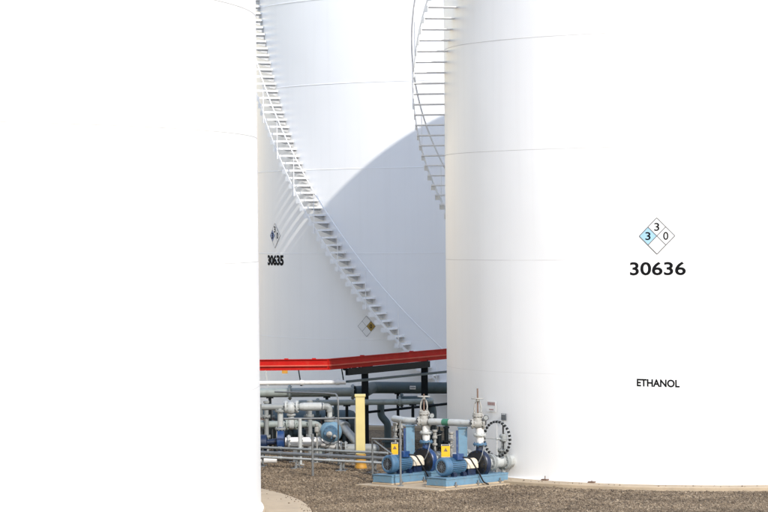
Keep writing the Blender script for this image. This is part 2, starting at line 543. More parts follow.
def hazard_diamond(T, phi, z, half, mats, digits, root, lw=0.012, line=None, dsize=0.36, dbold=0.012):
    """NFPA style diamond: mats for top, left, right, bottom"""
    h = half
    base = None
    quads = {'top': [(0, h), (-h / 2, h / 2), (0, 0), (h / 2, h / 2)],
             'left': [(-h / 2, h / 2), (-h, 0), (-h / 2, -h / 2), (0, 0)],
             'right': [(h / 2, h / 2), (0, 0), (h / 2, -h / 2), (h, 0)],
             'bottom': [(0, 0), (-h / 2, -h / 2), (0, -h), (h / 2, -h / 2)]}
    base = MB(); wall_quad(base, T, phi, z, [(0, h), (-h, 0), (0, -h), (h, 0)], 0.013)
    base = base.build('hazard_diamond', M_DIAWHITE, root)
    for k, mt in zip(('top', 'left', 'right', 'bottom'), mats):
        b = MB(); wall_quad(b, T, phi, z, quads[k], 0.015)
        b.build('quadrant', mt, base)
    if line:
        b = MB()
        for a, c in (((0, h), (-h, 0)), ((-h, 0), (0, -h)), ((0, -h), (h, 0)), ((h, 0), (0, h)), ((-h / 2, h / 2), (h / 2, -h / 2)), ((h / 2, h / 2), (-h / 2, -h / 2))):
            a, c = Vector(a), Vector(c)
            d = (c - a).normalized(); p = Vector((-d.y, d.x)) * lw / 2
            wall_quad(b, T, phi, z, [a - p, c - p, c + p, a + p], 0.018)
        b.build('outline', line, base)
    pos = {'top': (0, h / 2), 'left': (-h / 2, 0), 'right': (h / 2, 0)}
    for k, ch in zip(('top', 'left', 'right'), digits):
        if not ch: continue
        s, t = pos[k]
        wall_text(T, 'digit', ch, phi - math.degrees(s / T[2]), z + t, h * dsize * 0.66, h * dsize, M_BLACK, base, dbold, 0.020)

def spiral_stair(T, root, phi_of, z_from, z_to, rise, width, gussets=True):
    """stair on the tank wall. phi_of(z) gives the angle; treads, end plates, stringers, posts, rails"""
    R = T[2]
    sgn = 1 if phi_of(z_to) > phi_of(z_from) else -1
    n = int((z_to - z_from) / rise)
    st = MB()
    # continuous flat bars inside and outside
    k = max(40, n * 2)
    zs = [z_from + (z_to - z_from) * i / k for i in range(k + 1)]
    for dr0, dr1, hgt, dz in ((width - 0.012, width, 0.085, -0.10),):
        vs = []
        for z in zs:
            for dr in (dr0, dr1):
                for q in (0, hgt):
                    vs.append(cylp(T, phi_of(z), z + dz + q, dr))
        fs = []
        for i in range(k):
            a, c = i * 4, i * 4 + 4
            fs += [(a, a + 1, c + 1, c), (a + 3, a + 2, c + 2, c + 3), (a + 1, a + 3, c + 3, c + 1), (a + 2, a, c, c + 2)]
        st.add(vs, fs)
    stair = st.build('stair', M_STAIR, root)
    for i in range(n + 1):
        z = z_from + i * rise
        ph = phi_of(z)
        step = abs(phi_of(z + rise) - ph)
        a, b = ph - sgn * step * 0.12, ph + sgn * step * 1.02
        t = MB()
        for dr0, dr1, z0, z1, pa, pb in ((0.012, width - 0.014, z - 0.020, z, a, b),                      # tread plate
                                         (0.012, width - 0.014, z - (0.052 if gussets else 0.030), z - 0.0205, a, a + (b - a) * 0.06),  # nosing lip
                                         (width - 0.010, width + 0.002, z - rise * 0.55, z + 0.012, a + (b - a) * 0.15, b)):   # outer end plate
            vs = [cylp(T, p, zz, d) for p in (pa, pb) for d in (dr0, dr1) for zz in (z0, z1)]
            t.add(vs, [(0, 1, 3, 2), (4, 6, 7, 5), (0, 4, 5, 1), (2, 3, 7, 6), (0, 2, 6, 4), (1, 5, 7, 3)])
        tr = t.build('tread', M_STAIR, stair)
        if not gussets: continue
        g = MB()
        pm = (a + b) / 2
        g.prism([cylp(T, pm, z - 0.021, 0.0), cylp(T, pm, z - rise * 0.85, 0.0), cylp(T, pm, z - rise * 0.80, 0.06), cylp(T, pm, z - 0.05, width * 0.62), cylp(T, pm, z - 0.021, width * 0.62)],
                (cylp(T, pm + 0.06, 0) - cylp(T, pm, 0)))
        g.build('gusset', M_GUSSET, tr)
    rail = MB()
    for hgt, r in ((0.98, 0.019),):
        rail.tube([cylp(T, phi_of(z), z + hgt, width + 0.02) for z in zs], r, 6)
    rail.build('handrail', M_STAIR, stair)
    for i in range(0, n + 1, 5):
        z = z_from + i * rise
        p = cylp(T, phi_of(z + rise * 0.4), 0, width + 0.02)
        b = MB(); b.cyl((p.x, p.y, z - 0.12), (p.x, p.y, z + 0.98), 0.012, 6)
        b.build('post', M_STAIR, stair)

TG = 'white storage tanks'
tank_r = thing('storage_tank', 'white tank lettered 30636 and ETHANOL beside the blue pumps', 'storage tank', (TR[0], TR[1], 0), TG)
tank_shell(TR, [2.39, 4.85, 7.25, 9.68, 12.1], tank_r, vs_seed=3, seam_m=M_SEAM)
wall_text(TR, 'tank_number', '30636', 18.55, 4.66, 1.21, 0.285, M_BLACK, tank_r, 0.02)
wall_text(TR, 'product_name', 'ETHANOL', 18.65, 2.235, 0.93, 0.165, M_BLACK, tank_r, 0.036, tilt=-0.02)
hazard_diamond(TR, 18.6, 5.35, 0.385, (M_DIAWHITE, M_DIABLUE_PALE, M_DIAWHITE, M_DIAWHITE), '330', tank_r, 0.019, M_GREYLINE, 0.44, 0.012)
spiral_stair(TR, tank_r, lambda z: 90 - (z - 8.95) / 0.105, 0.35, 14.7, 0.232, 0.73, gussets=False)
for ph in (42.7, 32.0, -26.0, -60.0):                     # earthing lugs at the foot
    b = MB()
    c = cylp(TR, ph, 0, 0.09); a = math.radians(ph)
    nrm = Vector((-math.sin(a), -math.cos(a), 0)); tg = Vector((-math.cos(a), math.sin(a), 0))
    b.box(c + Vector((0, 0, TR[3] + 0.018)), nrm * 0.05, tg * 0.075, (0, 0, 0.014))
    b.cyl(c + Vector((0, 0, TR[3] - 0.02)), c + Vector((0, 0, TR[3] + (0.10 if ph > 40 else 0.05))), 0.010, 8)
    b.build('earthing_lug', M_RUST, tank_r)

tank_b = thing('storage_tank', 'white tank lettered 30635 with long stair, partly in shadow', 'storage tank', (TB[0], TB[1], 0), TG)
tank_shell(TB, [2.50, 4.91, 7.29, 9.70, 12.1], tank_b, vs_seed=5, bead=1.5)
wall_text(TB, 'tank_number', '30635', 64.6, 4.72, 1.16, 0.31, M_BLACK, tank_b, 0.055)
hazard_diamond(TB, 64.4, 5.43, 0.36, (M_DIAWHITE, M_DIABLUE, M_DIAWHITE, M_DIAWHITE), '330', tank_b, 0.009, M_GREYLINE, 0.5, 0.02)
hazard_diamond(TB, 31.8, 2.87, 0.29, (M_DIAWHITE, M_DIAWHITE, M_DIAYEL, M_DIAWHITE), ('', '', '0'), tank_b, 0.008, M_GREYLINE, 0.4, 0.01)
wall_text(TB, 'tank_number', '30635', 34.4, 1.76, 1.05, 0.28, M_BLACK, tank_b, 0.05)
spiral_stair(TB, tank_b, lambda z: 35.7 + (-0.165 + math.sqrt(0.165 ** 2 + 4 * 0.0009 * (z - 4.68))) / 0.0018, 0.30, 14.7, 0.212, 0.72)

tank_l = thing('storage_tank', 'wide plain white tank without lettering on a broad concrete apron', 'storage tank', (TL[0], TL[1], 0), TG)
tank_shell(TL, [2.53, 4.94, 7.33, 9.7, 12.1], tank_l, seg=480, vs_seed=8, seam_m=M_SEAM_OLD)

# ------------------------------------------------------------------ red pipe rack
def rack_pt(px, Y, z):
    v = (CAM_H - z) * F / Y
    return Vector((((px - 384) - v * ROLL) / F * Y, Y, z))
A, B_, C_ = rack_pt(236, 74, 2.25), rack_pt(328, 74, 2.25), rack_pt(474, 81.2, 2.25)
rack = thing('pipe_rack', 'bent red steel beam on dark posts in front of tank 30635', 'pipe rack', (B_.x, B_.y, 0))
for p, q in ((A, B_), (B_, C_)):
    d = (q - p).normalized(); s = Vector((d.y, -d.x, 0))
    b = MB()
    b.bar(p + Vector((0, 0, 0.05)), q + Vector((0, 0, 0.05)), 0.05, 0.13)
    b.bar(p + Vector((0, 0, 0.122)), q + Vector((0, 0, 0.122)), 0.13, 0.014)
    L = (q - p).length
    for t in (0.22, 0.55, 0.85):
        c = p + d * L * t
        b.box(c + Vector((0, 0, 0.14)), d * 0.05, s * 0.04, (0, 0, 0.0105))
    rb = b.build('red_beam', M_RED, rack)
    b = MB(); b.bar(p + Vector((0, 0, -0.031)), q + Vector((0, 0, -0.031)), 0.16, 0.032); b.build('highlight_flange', M_REDLIT, rb)  # paler strip carries the painted highlight line of the beam
    b = MB(); b.bar(p + Vector((0, 0, -0.096)), q + Vector((0, 0, -0.096)), 0.06, 0.098); b.build('lower_rail', M_RED, rb)
for px, Y in ((251, 74.05), (365, 75.83), (424.5, 78.8)):
    p = rack_pt(px, Y, 2.13)
    b = MB()
    b.bar((p.x, p.y, 0.02), (p.x, p.y, 2.105), 0.012, 0.146, (0, 1, 0))
    b.bar((p.x, p.y - 0.08, 0.02), (p.x, p.y - 0.08, 2.105), 0.175, 0.014, (0, 1, 0))
    b.bar((p.x, p.y + 0.08, 0.02), (p.x, p.y + 0.08, 2.105), 0.175, 0.014, (0, 1, 0))
    b.aabb(p.x - 0.14, p.x + 0.14, p.y - 0.14, p.y + 0.14, 0.0, 0.02)
    b.build('column', M_DARK, rack)
for px in (267, 300, 343):                                    # hangers that carry the thin pipe
    Y = 74 if px < 328 else 74.7
    p = rack_pt(px, Y, 2.13)
    b = MB()
    b.bar((p.x - 0.03, p.y - 0.02, 2.108), (p.x + 0.03, p.y - 0.02, 1.72), 0.03, 0.03)
    b.bar((p.x + 0.03, p.y - 0.09, 1.735), (p.x + 0.03, p.y + 0.09, 1.735), 0.05, 0.03)
    b.build('hanger', M_DARK if px != 267 else M_LIGHT, rack)
b = MB(); p = rack_pt(285, 74, 2.09); b.aabb(p.x - 0.07, p.x + 0.07, p.y - 0.05, p.y + 0.02, 2.03, 2.106); b.build('clip', M_ORANGE, rack)
# dark beam lashed below the red one, on the two posts
b = MB()
p, q = rack_pt(347, 74.6, 2.02), rack_pt(429, 78.65, 2.02)
b.bar(p, q, 0.08, 0.165)
b.build('lower_beam', M_DARK, rack)
b = MB(); p = rack_pt(427.5, 78.8, 2.0); b.cyl((p.x, p.y - 0.1, 1.75), (p.x, p.y - 0.1, 2.14), 0.02, 8); b.build('hanger', M_DARK, rack)

# thin white line under the rack, bends like the rack
z = 1.80
b = MB()
b.cyl(rack_pt(236, 73.95, z), rack_pt(346, 73.95, z), 0.055, 14)
for px in (302, 338):
    p = rack_pt(px, 73.95, z); b.lathe(p - Vector((0.04, 0, 0)), (1, 0, 0), [(0, 0.07), (0.08, 0.07)], 14)
tag(b.build('thin_pipe', M_WHITEPIPE), 'thin white pipe hung just below the red beam', 'pipe')
b = MB(); b.bar(rack_pt(346.3, 74.0, z + 0.01), rack_pt(476, 80.3, z + 0.01), 0.16, 0.05)  # white pipe carried on past the shadow edge, its shade painted in teal
tag(b.build('shaded_pipe_run', M_TEAL), 'narrow shaded run of the thin white pipe, its shade painted dark teal, towards tank 30636', 'cable tray')

# ------------------------------------------------------------------ large pipes behind
def pipe_thing(name, pts, r, m, label, bend=None, flanges=(), stands=(), stand_m=None, n=16):
    root = thing(name, label, 'pipe', (pts[0][0], pts[0][1], 0))
    b = MB(); b.pipe(pts, r, bend, n); b.build('pipe_run', m, root)
    for c, ax in flanges:
        f = MB(); f.flange(c, ax, r * 1.65, r * 0.5 if r > 0.07 else 0.05); f.build('flange', m, root)
    for s in stands:
        st = MB()
        st.cyl((s[0], s[1], 0.015), (s[0], s[1], s[2] - r * 0.6), 0.04, 10)
        st.aabb(s[0] - 0.12, s[0] + 0.12, s[1] - 0.12, s[1] + 0.12, 0, 0.02)
        st.bar((s[0] - 0.09, s[1], s[2] - r - 0.01), (s[0] + 0.09, s[1], s[2] - r - 0.01), 0.12, 0.03)
        st.build('stand', stand_m or M_DARK, root)
    return root
UPX = Vector((1, 0, 0)); UPZ = Vector((0, 0, 1))

p0, p1, p2 = rack_pt(236, 76.6, 1.42), rack_pt(352, 76.6, 1.42), rack_pt(480, 74.2, 1.52)
big = pipe_thing('large_pipe', [p0, p1], 0.118, M_GREYGREEN, 'large grey-green pipe running level behind the yellow bollard',
                 flanges=((rack_pt(290, 76.6, 1.42), UPX),), stands=(rack_pt(270, 76.6, 1.42), rack_pt(327, 76.6, 1.42)))
q0, q1 = rack_pt(353, 76.6, 1.42), rack_pt(372, 79.5, 1.38)
b = MB(); b.flange(q0, UPX, 0.2, 0.06); b.build('end_flange', M_GREYGREEN, big)
q2 = rack_pt(447, 80.4, 1.30)
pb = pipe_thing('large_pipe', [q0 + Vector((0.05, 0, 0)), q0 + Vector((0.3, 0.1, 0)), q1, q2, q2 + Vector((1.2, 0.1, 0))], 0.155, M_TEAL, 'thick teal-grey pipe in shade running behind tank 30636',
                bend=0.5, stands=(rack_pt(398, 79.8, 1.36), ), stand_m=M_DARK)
lp = q1 + (q2 - q1) * 0.51
b = MB(); dd = (q2 - q1).normalized(); sd = Vector((dd.y, -dd.x, 0))
b.box(lp + sd * 0.158 + Vector((0, 0, 0.01)), dd * 0.085, sd * 0.004, (0, 0, 0.045)); b.build('pipe_label', M_DIAWHITE, pb)
for i in range(4):
    b = MB(); b.box(lp + dd * (-0.055 + i * 0.037) + sd * 0.164 + Vector((0, 0, 0.01)), dd * 0.012, sd * 0.002, (0, 0, 0.022)); b.build('label_mark', M_SIGNGREY, pb)

z = 1.22
mid = pipe_thing('middle_pipe', [rack_pt(299, 75.4, z), rack_pt(431, 75.4, z), rack_pt(431.5, 75.4, z) + Vector((0, 0.5, 0))], 0.072, M_GREYGREEN,
                 'slim grey-green pipe below the large pipe, behind bollard', bend=0.2,
                 flanges=((rack_pt(318, 75.4, z), UPX), (rack_pt(400, 75.4, z), UPX)), stands=(rack_pt(347, 75.4, z), rack_pt(413, 75.4, z)))
# S-bend drop
t0 = rack_pt(381, 76.4, 1.16)
drop = pipe_thing('drop_pipe', [t0 + Vector((0, 0, 0.06)), Vector((t0.x, t0.y, 0.82)), Vector((t0.x + 0.17, t0.y - 0.05, 0.62)), Vector((t0.x + 0.17, t0.y - 0.05, 0.0))], 0.092, M_TEAL,
                  'dark S-bent drop pipe right of the yellow bollard', bend=0.18,
                  flanges=((Vector((t0.x + 0.17, t0.y - 0.05, 0.16)), UPZ),))
# dark elbow
e0 = rack_pt(398, 77.2, 1.16)
e1 = rack_pt(432.5, 77.2, 1.16)
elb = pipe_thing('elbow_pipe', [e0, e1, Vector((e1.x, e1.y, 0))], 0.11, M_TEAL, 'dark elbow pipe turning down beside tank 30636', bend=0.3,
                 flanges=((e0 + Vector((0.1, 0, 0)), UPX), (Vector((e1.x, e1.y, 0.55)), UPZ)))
s0, s1 = W(357, 413.5, 76.0), W(452, 403.5, 77.4)
b = MB(); b.cyl(s0, s1, 0.034, 10)
b.cyl((s0.x + 0.15, s0.y, 0), (s0.x + 0.15, s0.y, s0.z), 0.03, 8)
tag(b.build('small_pipe', M_DARK), 'thin dark pipe slanting up behind the S-bent drop pipe', 'pipe')

# ------------------------------------------------------------------ clutter behind the left pump: a manifold in shade
YB = 78.2
man = thing('valve_manifold', 'dark low manifold of pipes and valves behind the left pump', 'manifold', tuple(G(300, YB)))
for z, px0, px1, r in ((0.28, 236, 352, 0.10), (0.62, 236, 345, 0.075), (0.92, 236, 335, 0.05)):
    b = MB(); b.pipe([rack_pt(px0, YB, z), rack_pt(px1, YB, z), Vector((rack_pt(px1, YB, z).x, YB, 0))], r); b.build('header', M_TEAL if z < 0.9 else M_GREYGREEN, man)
b = MB()
b.lathe(rack_pt(236, YB + 0.9, 0.42), UPX, [(0, 0.40), (3.0, 0.40), (3.12, 0.36), (3.2, 0.22)], 24)
for px in (262, 300, 330): b.aabb(rack_pt(px, YB, 0).x - 0.08, rack_pt(px, YB, 0).x + 0.08, YB + 0.6, YB + 1.2, 0, 0.12)
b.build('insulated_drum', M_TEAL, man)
for px in (262, 272, 291, 308, 318, 336):
    p = rack_pt(px, YB - 0.02, 0.3)
    b = MB()
    b.cyl((p.x, p.y - 0.12, 0), (p.x, p.y - 0.12, 1.05), 0.05, 10)
    b.flange((p.x, p.y - 0.12, 0.42), UPZ, 0.1, 0.05)
    b.flange((p.x, p.y - 0.12, 0.72), UPZ, 0.1, 0.05)
    b.sphere((p.x, p.y - 0.12, 0.57), 0.10, 12)
    v = b.build('branch_valve', M_GREY if px % 3 else M_TEAL, man)
    w = MB(); w.torus((p.x, p.y - 0.34, 0.57), (0, 1, 0), 0.11, 0.013, 20, 6); w.cyl((p.x, p.y - 0.36, 0.57), (p.x, p.y - 0.12, 0.57), 0.015, 8)
    w.bar((p.x - 0.1, p.y - 0.34, 0.57), (p.x + 0.1, p.y - 0.34, 0.57), 0.014, 0.014)
    w.build('handwheel', M_RUST, v)

YT = 74.5
ta, tb_ = rack_pt(236, YT, 0.74), rack_pt(321, YT, 0.74)
tp = pipe_thing('transfer_pipe', [ta, tb_, Vector((tb_.x, YT, 0))], 0.088, M_GREYGREEN, 'grey-green transfer pipe with flanged valves behind the left blue pump', bend=0.2,
                flanges=((rack_pt(287, YT, 0.74), UPX), (rack_pt(296, YT, 0.74), UPX), (rack_pt(309, YT, 0.74), UPX), (Vector((tb_.x, YT, 0.3)), UPZ)), stands=(rack_pt(275, YT, 0.74),))
b = MB(); b.lathe(rack_pt(288, YT, 0.74), UPX, [(0, 0.10), (0.05, 0.13), (0.14, 0.13), (0.19, 0.10)], 18); b.lathe(rack_pt(291.5, YT, 0.74), UPZ, [(0, 0.09), (0.2, 0.07), (0.22, 0.11), (0.26, 0.11)], 16); b.cyl(rack_pt(291.5, YT, 0.95), rack_pt(291.5, YT, 1.2), 0.018, 8); b.build('valve_body', M_LIGHT, tp)
b = MB(); b.torus(rack_pt(291.5, YT, 1.14), UPZ, 0.12, 0.013, 22, 6); b.bar(rack_pt(288.7, YT, 1.14), rack_pt(294.3, YT, 1.14), 0.016, 0.012); b.build('handwheel', M_BEIGE, tp)
for px in (267, 310.5):
    p = rack_pt(px, YT - 0.1, 0)
    b = MB(); b.cyl((p.x, p.y, 0), (p.x, p.y, 1.28), 0.055, 12); b.flange((p.x, p.y, 0.95), UPZ, 0.10, 0.045, 6); b.flange((p.x, p.y, 0.45), UPZ, 0.10, 0.045, 6); b.lathe((p.x, p.y, 1.28), UPZ, [(0, 0.075), (0.05, 0.075), (0.07, 0.03)], 12)
    b.build('branch_pipe', M_GREY, tp)

# ------------------------------------------------------------------ left pump set
YL = 71.8
def LP(px, z, dy=0.0):
    return rack_pt(px, YL + dy, z)
lp_ = thing('process_pump', 'blue pump with pale suction pipe and upright discharge, left of bollard', 'pump', tuple(G(325, YL)))
c = LP(331, 0.72)
b = MB()
b.lathe(c - Vector((0.0, 0.17, 0)), (0, 1, 0), [(0, 0.10), (0.02, 0.20), (0.06, 0.245), (0.10, 0.265), (0.24, 0.265), (0.28, 0.24), (0.32, 0.15)], 26)
b.build('casing', M_LBLUE, lp_)
b = MB(); b.flange(c - Vector((0, 0.18, 0)), (0, 1, 0), 0.17, 0.04, 10); b.build('cover_plate', M_BLUE, lp_)
b = MB(); b.lathe(c - Vector((0.03, 0.32, 0.04)), (0, 1, 0), [(0, 0.03), (0.02, 0.07), (0.12, 0.07)], 14); b.sphere(c + Vector((0.09, -0.22, -0.10)), 0.05, 10); b.build('seal_gland', M_BEIGE, lp_)
b = MB(); b.tube(fillet([c + Vector((-0.26, -0.22, 0.05)), c + Vector((-0.22, -0.3, -0.2)), c + Vector((-0.05, -0.3, -0.3)), c + Vector((0.1, -0.25, -0.12))], 0.1), 0.013, 6); b.build('seal_line', M_BLKMETAL, lp_)
b = MB(); b.cyl((c.x - 0.02, c.y, c.z + 0.2), (c.x - 0.02, c.y, 1.30), 0.062, 14); b.build('discharge_pipe', M_LIGHT, lp_)
for dz in (0.27, 0.325):
    b = MB(); b.flange((c.x - 0.02, c.y, c.z + dz), UPZ, 0.13, 0.05); b.build('flange', M_GREY, lp_)
b = MB()
b.pipe([LP(262, 1.33), LP(329.6, 1.33), LP(329.6, 1.20)], 0.075, 0.1); b.build('discharge_header', M_GREY, lp_)
b = MB(); b.lathe(LP(300, 1.33), (1, 0, 0), [(0, 0.085), (0.1, 0.10), (0.5, 0.10), (0.58, 0.085)], 18); b.build('sleeve', M_LIGHT, lp_)
vb = MB(); vb.sphere(LP(291, 1.30), 0.15, 16, (1, 0.9, 1)); vb.flange(LP(286, 1.33), UPX, 0.15, 0.05); vb.flange(LP(297, 1.33), UPX, 0.15, 0.05); vb.build('check_valve', M_LIGHT, lp_)
# upright line and butterfly valve
u = LP(281, 0)
b = MB(); b.cyl((u.x, u.y, 0.78), (u.x, u.y, 1.30), 0.068, 14); b.build('riser', M_LIGHT, lp_)
for dz in (1.24, 0.81):
    b = MB(); b.flange((u.x, u.y, dz), UPZ, 0.128, 0.05); b.build('flange', M_GREY, lp_)
b = MB(); b.lathe(LP(276.8, 0.53), (1, 0, 0), [(0, 0.2), (0.02, 0.255), (0.17, 0.255), (0.19, 0.2)], 26); b.cyl((u.x, u.y, 0.7), (u.x, u.y, 0.85), 0.07, 12); b.build('valve_body', M_ROYAL, lp_)
b = MB()
b.cyl(LP(285.5, 0.49), LP(322, 0.49), 0.112, 18); b.build('suction_pipe', M_WHITEPIPE, lp_)
b = MB(); b.pipe([LP(318, 0.49), LP(326, 0.46), LP(335, 0.40), LP(341, 0.36)], 0.125, 0.3); b.build('suction_elbow', M_WHITEPIPE, lp_)
for px in (289, 301.5):
    b = MB(); b.flange(LP(px, 0.49), UPX, 0.17, 0.05); b.build('flange', M_LIGHT, lp_)
for px in (337.5, 341.5, 346):
    b = MB(); b.flange(LP(px, 0.33, -0.05), UPX, 0.165, 0.045); b.build('flange', M_GREY, lp_)
b = MB(); b.lathe(LP(346.5, 0.31, -0.05), (1, 0, 0), [(0, 0.12), (0.60, 0.12), (0.70, 0.11), (0.77, 0.075), (0.80, 0.02)], 18); b.build('end_pipe', M_GREY, lp_)
for px, h in ((295.5, 0.42), (317, 0.42), (331, 0.45), (352, 0.22), (372.5, 0.22)):
    p = LP(px, 0, -0.05)
    b = MB(); b.bar((p.x, p.y, 0.015), (p.x, p.y, h), 0.10, 0.09, (0, 1, 0)); b.aabb(p.x - 0.14, p.x + 0.14, p.y - 0.13, p.y + 0.13, 0, 0.02); b.aabb(p.x - 0.11, p.x + 0.11, p.y - 0.1, p.y + 0.1, h - 0.025, h)
    b.build('pedestal', M_GALV, lp_)
# small navy valve at the far left, half hidden by the wide tank
b = MB(); v0 = LP(263, 0.47)
b.lathe(v0 - Vector((0.09, 0, 0)), (1, 0, 0), [(0, 0.14), (0.02, 0.20), (0.18, 0.20), (0.2, 0.14)], 22); b.cyl((v0.x, v0.y, 0), (v0.x, v0.y, 0.6), 0.05, 10); b.cyl(v0, LP(277, 0.50), 0.075, 12)
b.build('valve_body', M_NAVY, lp_)
# diagonal grey line
d0, d1 = W(341, 424, 73.6), W(368.5, 456, 72.2)
dp = pipe_thing('diagonal_pipe', [Vector((d0.x - 0.3, d0.y + 0.3, d0.z + 0.02)), d0, d1, Vector((d1.x + 0.05, d1.y, 0))], 0.10, M_GREY, 'grey pipe slanting down to the ground behind the yellow bollard', bend=0.2,
                flanges=((d0 + (d1 - d0) * 0.12, d1 - d0),))
# sampling cock
b = MB(); k = LP(317, 0.80, -0.3)
b.cyl((k.x, k.y, 0.02), (k.x, k.y, 0.85), 0.018, 8); b.lathe((k.x, k.y, 0.72), UPZ, [(0, 0.03), (0.03, 0.055), (0.12, 0.055), (0.14, 0.03), (0.18, 0.05), (0.22, 0.05)], 12); b.aabb(k.x - 0.06, k.x + 0.06, k.y - 0.06, k.y + 0.06, 0, 0.02)
tag(b.build('sample_cock', M_BEIGE), 'small pale sampling cock on a thin stem before the blue pump', 'valve')

# ------------------------------------------------------------------ guard rails, post, bollard
b = MB()
g0, g1 = rack_pt(284, 70.9, 1.10), rack_pt(401, 70.9, 1.10)
gr = thing('guard_rail', 'thin grey tube guard rail in front of the left pump', 'railing', (g0.x, g0.y, 0))
b.cyl(g0, rack_pt(356, 70.9, 1.10), 0.024, 8); b.build('rail', M_GALV, gr)
for px in (300.5, 356):
    p = rack_pt(px, 70.9, 0); b = MB(); b.cyl((p.x, p.y, 0), (p.x, p.y, 1.10), 0.045 if px < 310 else 0.024, 10); b.aabb(p.x - 0.09, p.x + 0.09, p.y - 0.09, p.y + 0.09, 0, 0.02); b.build('post', M_LIGHT if px < 310 else M_GALV, gr)
p = rack_pt(338.5, 70.7, 0)
b = MB(); b.tube(fillet([rack_pt(275, 73.2, 1.62), rack_pt(326, 71.6, 1.66), rack_pt(338.5, 70.7, 1.68), (p.x, p.y, 0)], 0.22, 8), 0.019, 8)
tag(b.build('vent_tube', M_GALV), 'slender bent grey tube rising beside the blue pump', 'tube')

bo = thing('bollard', 'tall yellow square bollard with an orange foot', 'bollard', tuple(G(361, 69.6)))
p = G(361, 69.6); w = 0.118
top = 5.457 - (395.5 - HOR) * 69.6 / F
b = MB(); b.box((p.x, p.y, (0.34 + top) / 2), (w * 0.92, 0, 0), (0, w * 0.92, 0), (0, 0, (top - 0.34) / 2)); b.build('post', M_YELLOW, bo, 0.012)
b = MB(); b.box((p.x, p.y, top + 0.005), (w * 1.08, 0, 0), (0, w * 1.08, 0), (0, 0, 0.03)); b.build('cap', M_YELLOW, bo, 0.012)
b = MB(); b.lathe((p.x, p.y, 0), UPZ, [(0, w * 1.25), (0.04, w * 1.25), (0.10, w * 1.1), (0.34, w * 1.05)], 18); b.build('foot', M_ORANGE, bo)

b = MB(); p = G(313, 67.6)
b.cyl((p.x, p.y, 0), (p.x, p.y, 0.92), 0.027, 10); b.lathe((p.x, p.y, 0.92), UPZ, [(0, 0.034), (0.03, 0.034), (0.04, 0.02)], 10)
tag(b.build('marker_post', M_GALV), 'thin grey marker post standing alone in the gravel', 'post')

# ------------------------------------------------------------------ low conduits
CG = 'low conduits above the gravel'
for dz, dy, r, m, lab in ((0.44, 0.25, 0.030, M_GREY, 'thin grey conduit, topmost and rearmost of the low conduits over the gravel'),
                          (0.335, 0.0, 0.042, M_GALV, 'galvanised conduit, middle one of the low conduits over the gravel'),
                          (0.235, -0.05, 0.028, M_LIGHT, 'slim pale conduit, lowest of the low conduits over the gravel')):
    pa, pb_ = rack_pt(236, 71.0 + dy, dz), rack_pt(388, 68.2 + dy, dz)
    b = MB(); b.cyl(pa, pb_, r, 12)
    for t in (0.3, 0.62):
        q = pa + (pb_ - pa) * t; d = (pb_ - pa).normalized()
        b.lathe(q - d * 0.05, d, [(0, r * 1.35), (0.1, r * 1.35)], 12)
    tag(b.build('conduit', m), lab, 'conduit', CG)
for px, lab in ((260, 'strut trestle carrying the conduits at the wide plain tank'), (296.5, 'strut trestle carrying the conduits left of the marker post'), (341, 'strut trestle carrying the conduits between marker post and bollard'), (373, 'strut trestle carrying the conduits right of the bollard')):
    t = (px - 236) / (388 - 236)
    Y = 71.0 - 2.8 * t
    p = rack_pt(px, Y, 0)
    b = MB()
    b.bar((p.x, p.y - 0.09, 0.015), (p.x, p.y - 0.09, 0.205), 0.05, 0.04, (0, 1, 0))
    b.bar((p.x + 0.06, p.y + 0.25, 0.015), (p.x + 0.06, p.y + 0.25, 0.41), 0.05, 0.04, (0, 1, 0))
    b.bar((p.x - 0.02, p.y - 0.14, 0.19), (p.x + 0.08, p.y + 0.33, 0.19), 0.05, 0.03)
    b.bar((p.x, p.y, 0.2), (p.x, p.y, 0.295), 0.05, 0.04, (0, 1, 0))
    b.aabb(p.x - 0.12, p.x + 0.12, p.y - 0.18, p.y - 0.0, 0, 0.02)
    b.aabb(p.x - 0.06, p.x + 0.16, p.y + 0.17, p.y + 0.33, 0, 0.02)
    tag(b.build('conduit_trestle', M_GALV), lab, 'trestle', 'conduit trestles')
# white stub lying by the wide tank
b = MB(); b.cyl(rack_pt(236, 71.45, 0.085), rack_pt(277, 71.5, 0.085), 0.085, 16)
tag(b.build('pipe_offcut', M_WHITEPIPE), 'short white pipe lying on the gravel against the wide tank', 'pipe')

# ------------------------------------------------------------------ front pumps
TH = math.radians(45.5)
DX = Vector((math.cos(TH), math.sin(TH), 0)); DY = Vector((math.sin(TH), -math.cos(TH), 0))
def tank_dist(o, T):
    r = Vector((o.x - T[0], o.y - T[1])); d = Vector((DX.x, DX.y))
    bq = r.dot(d); cq = r.dot(r) - T[2] ** 2
    return -bq - math.sqrt(bq * bq - cq)

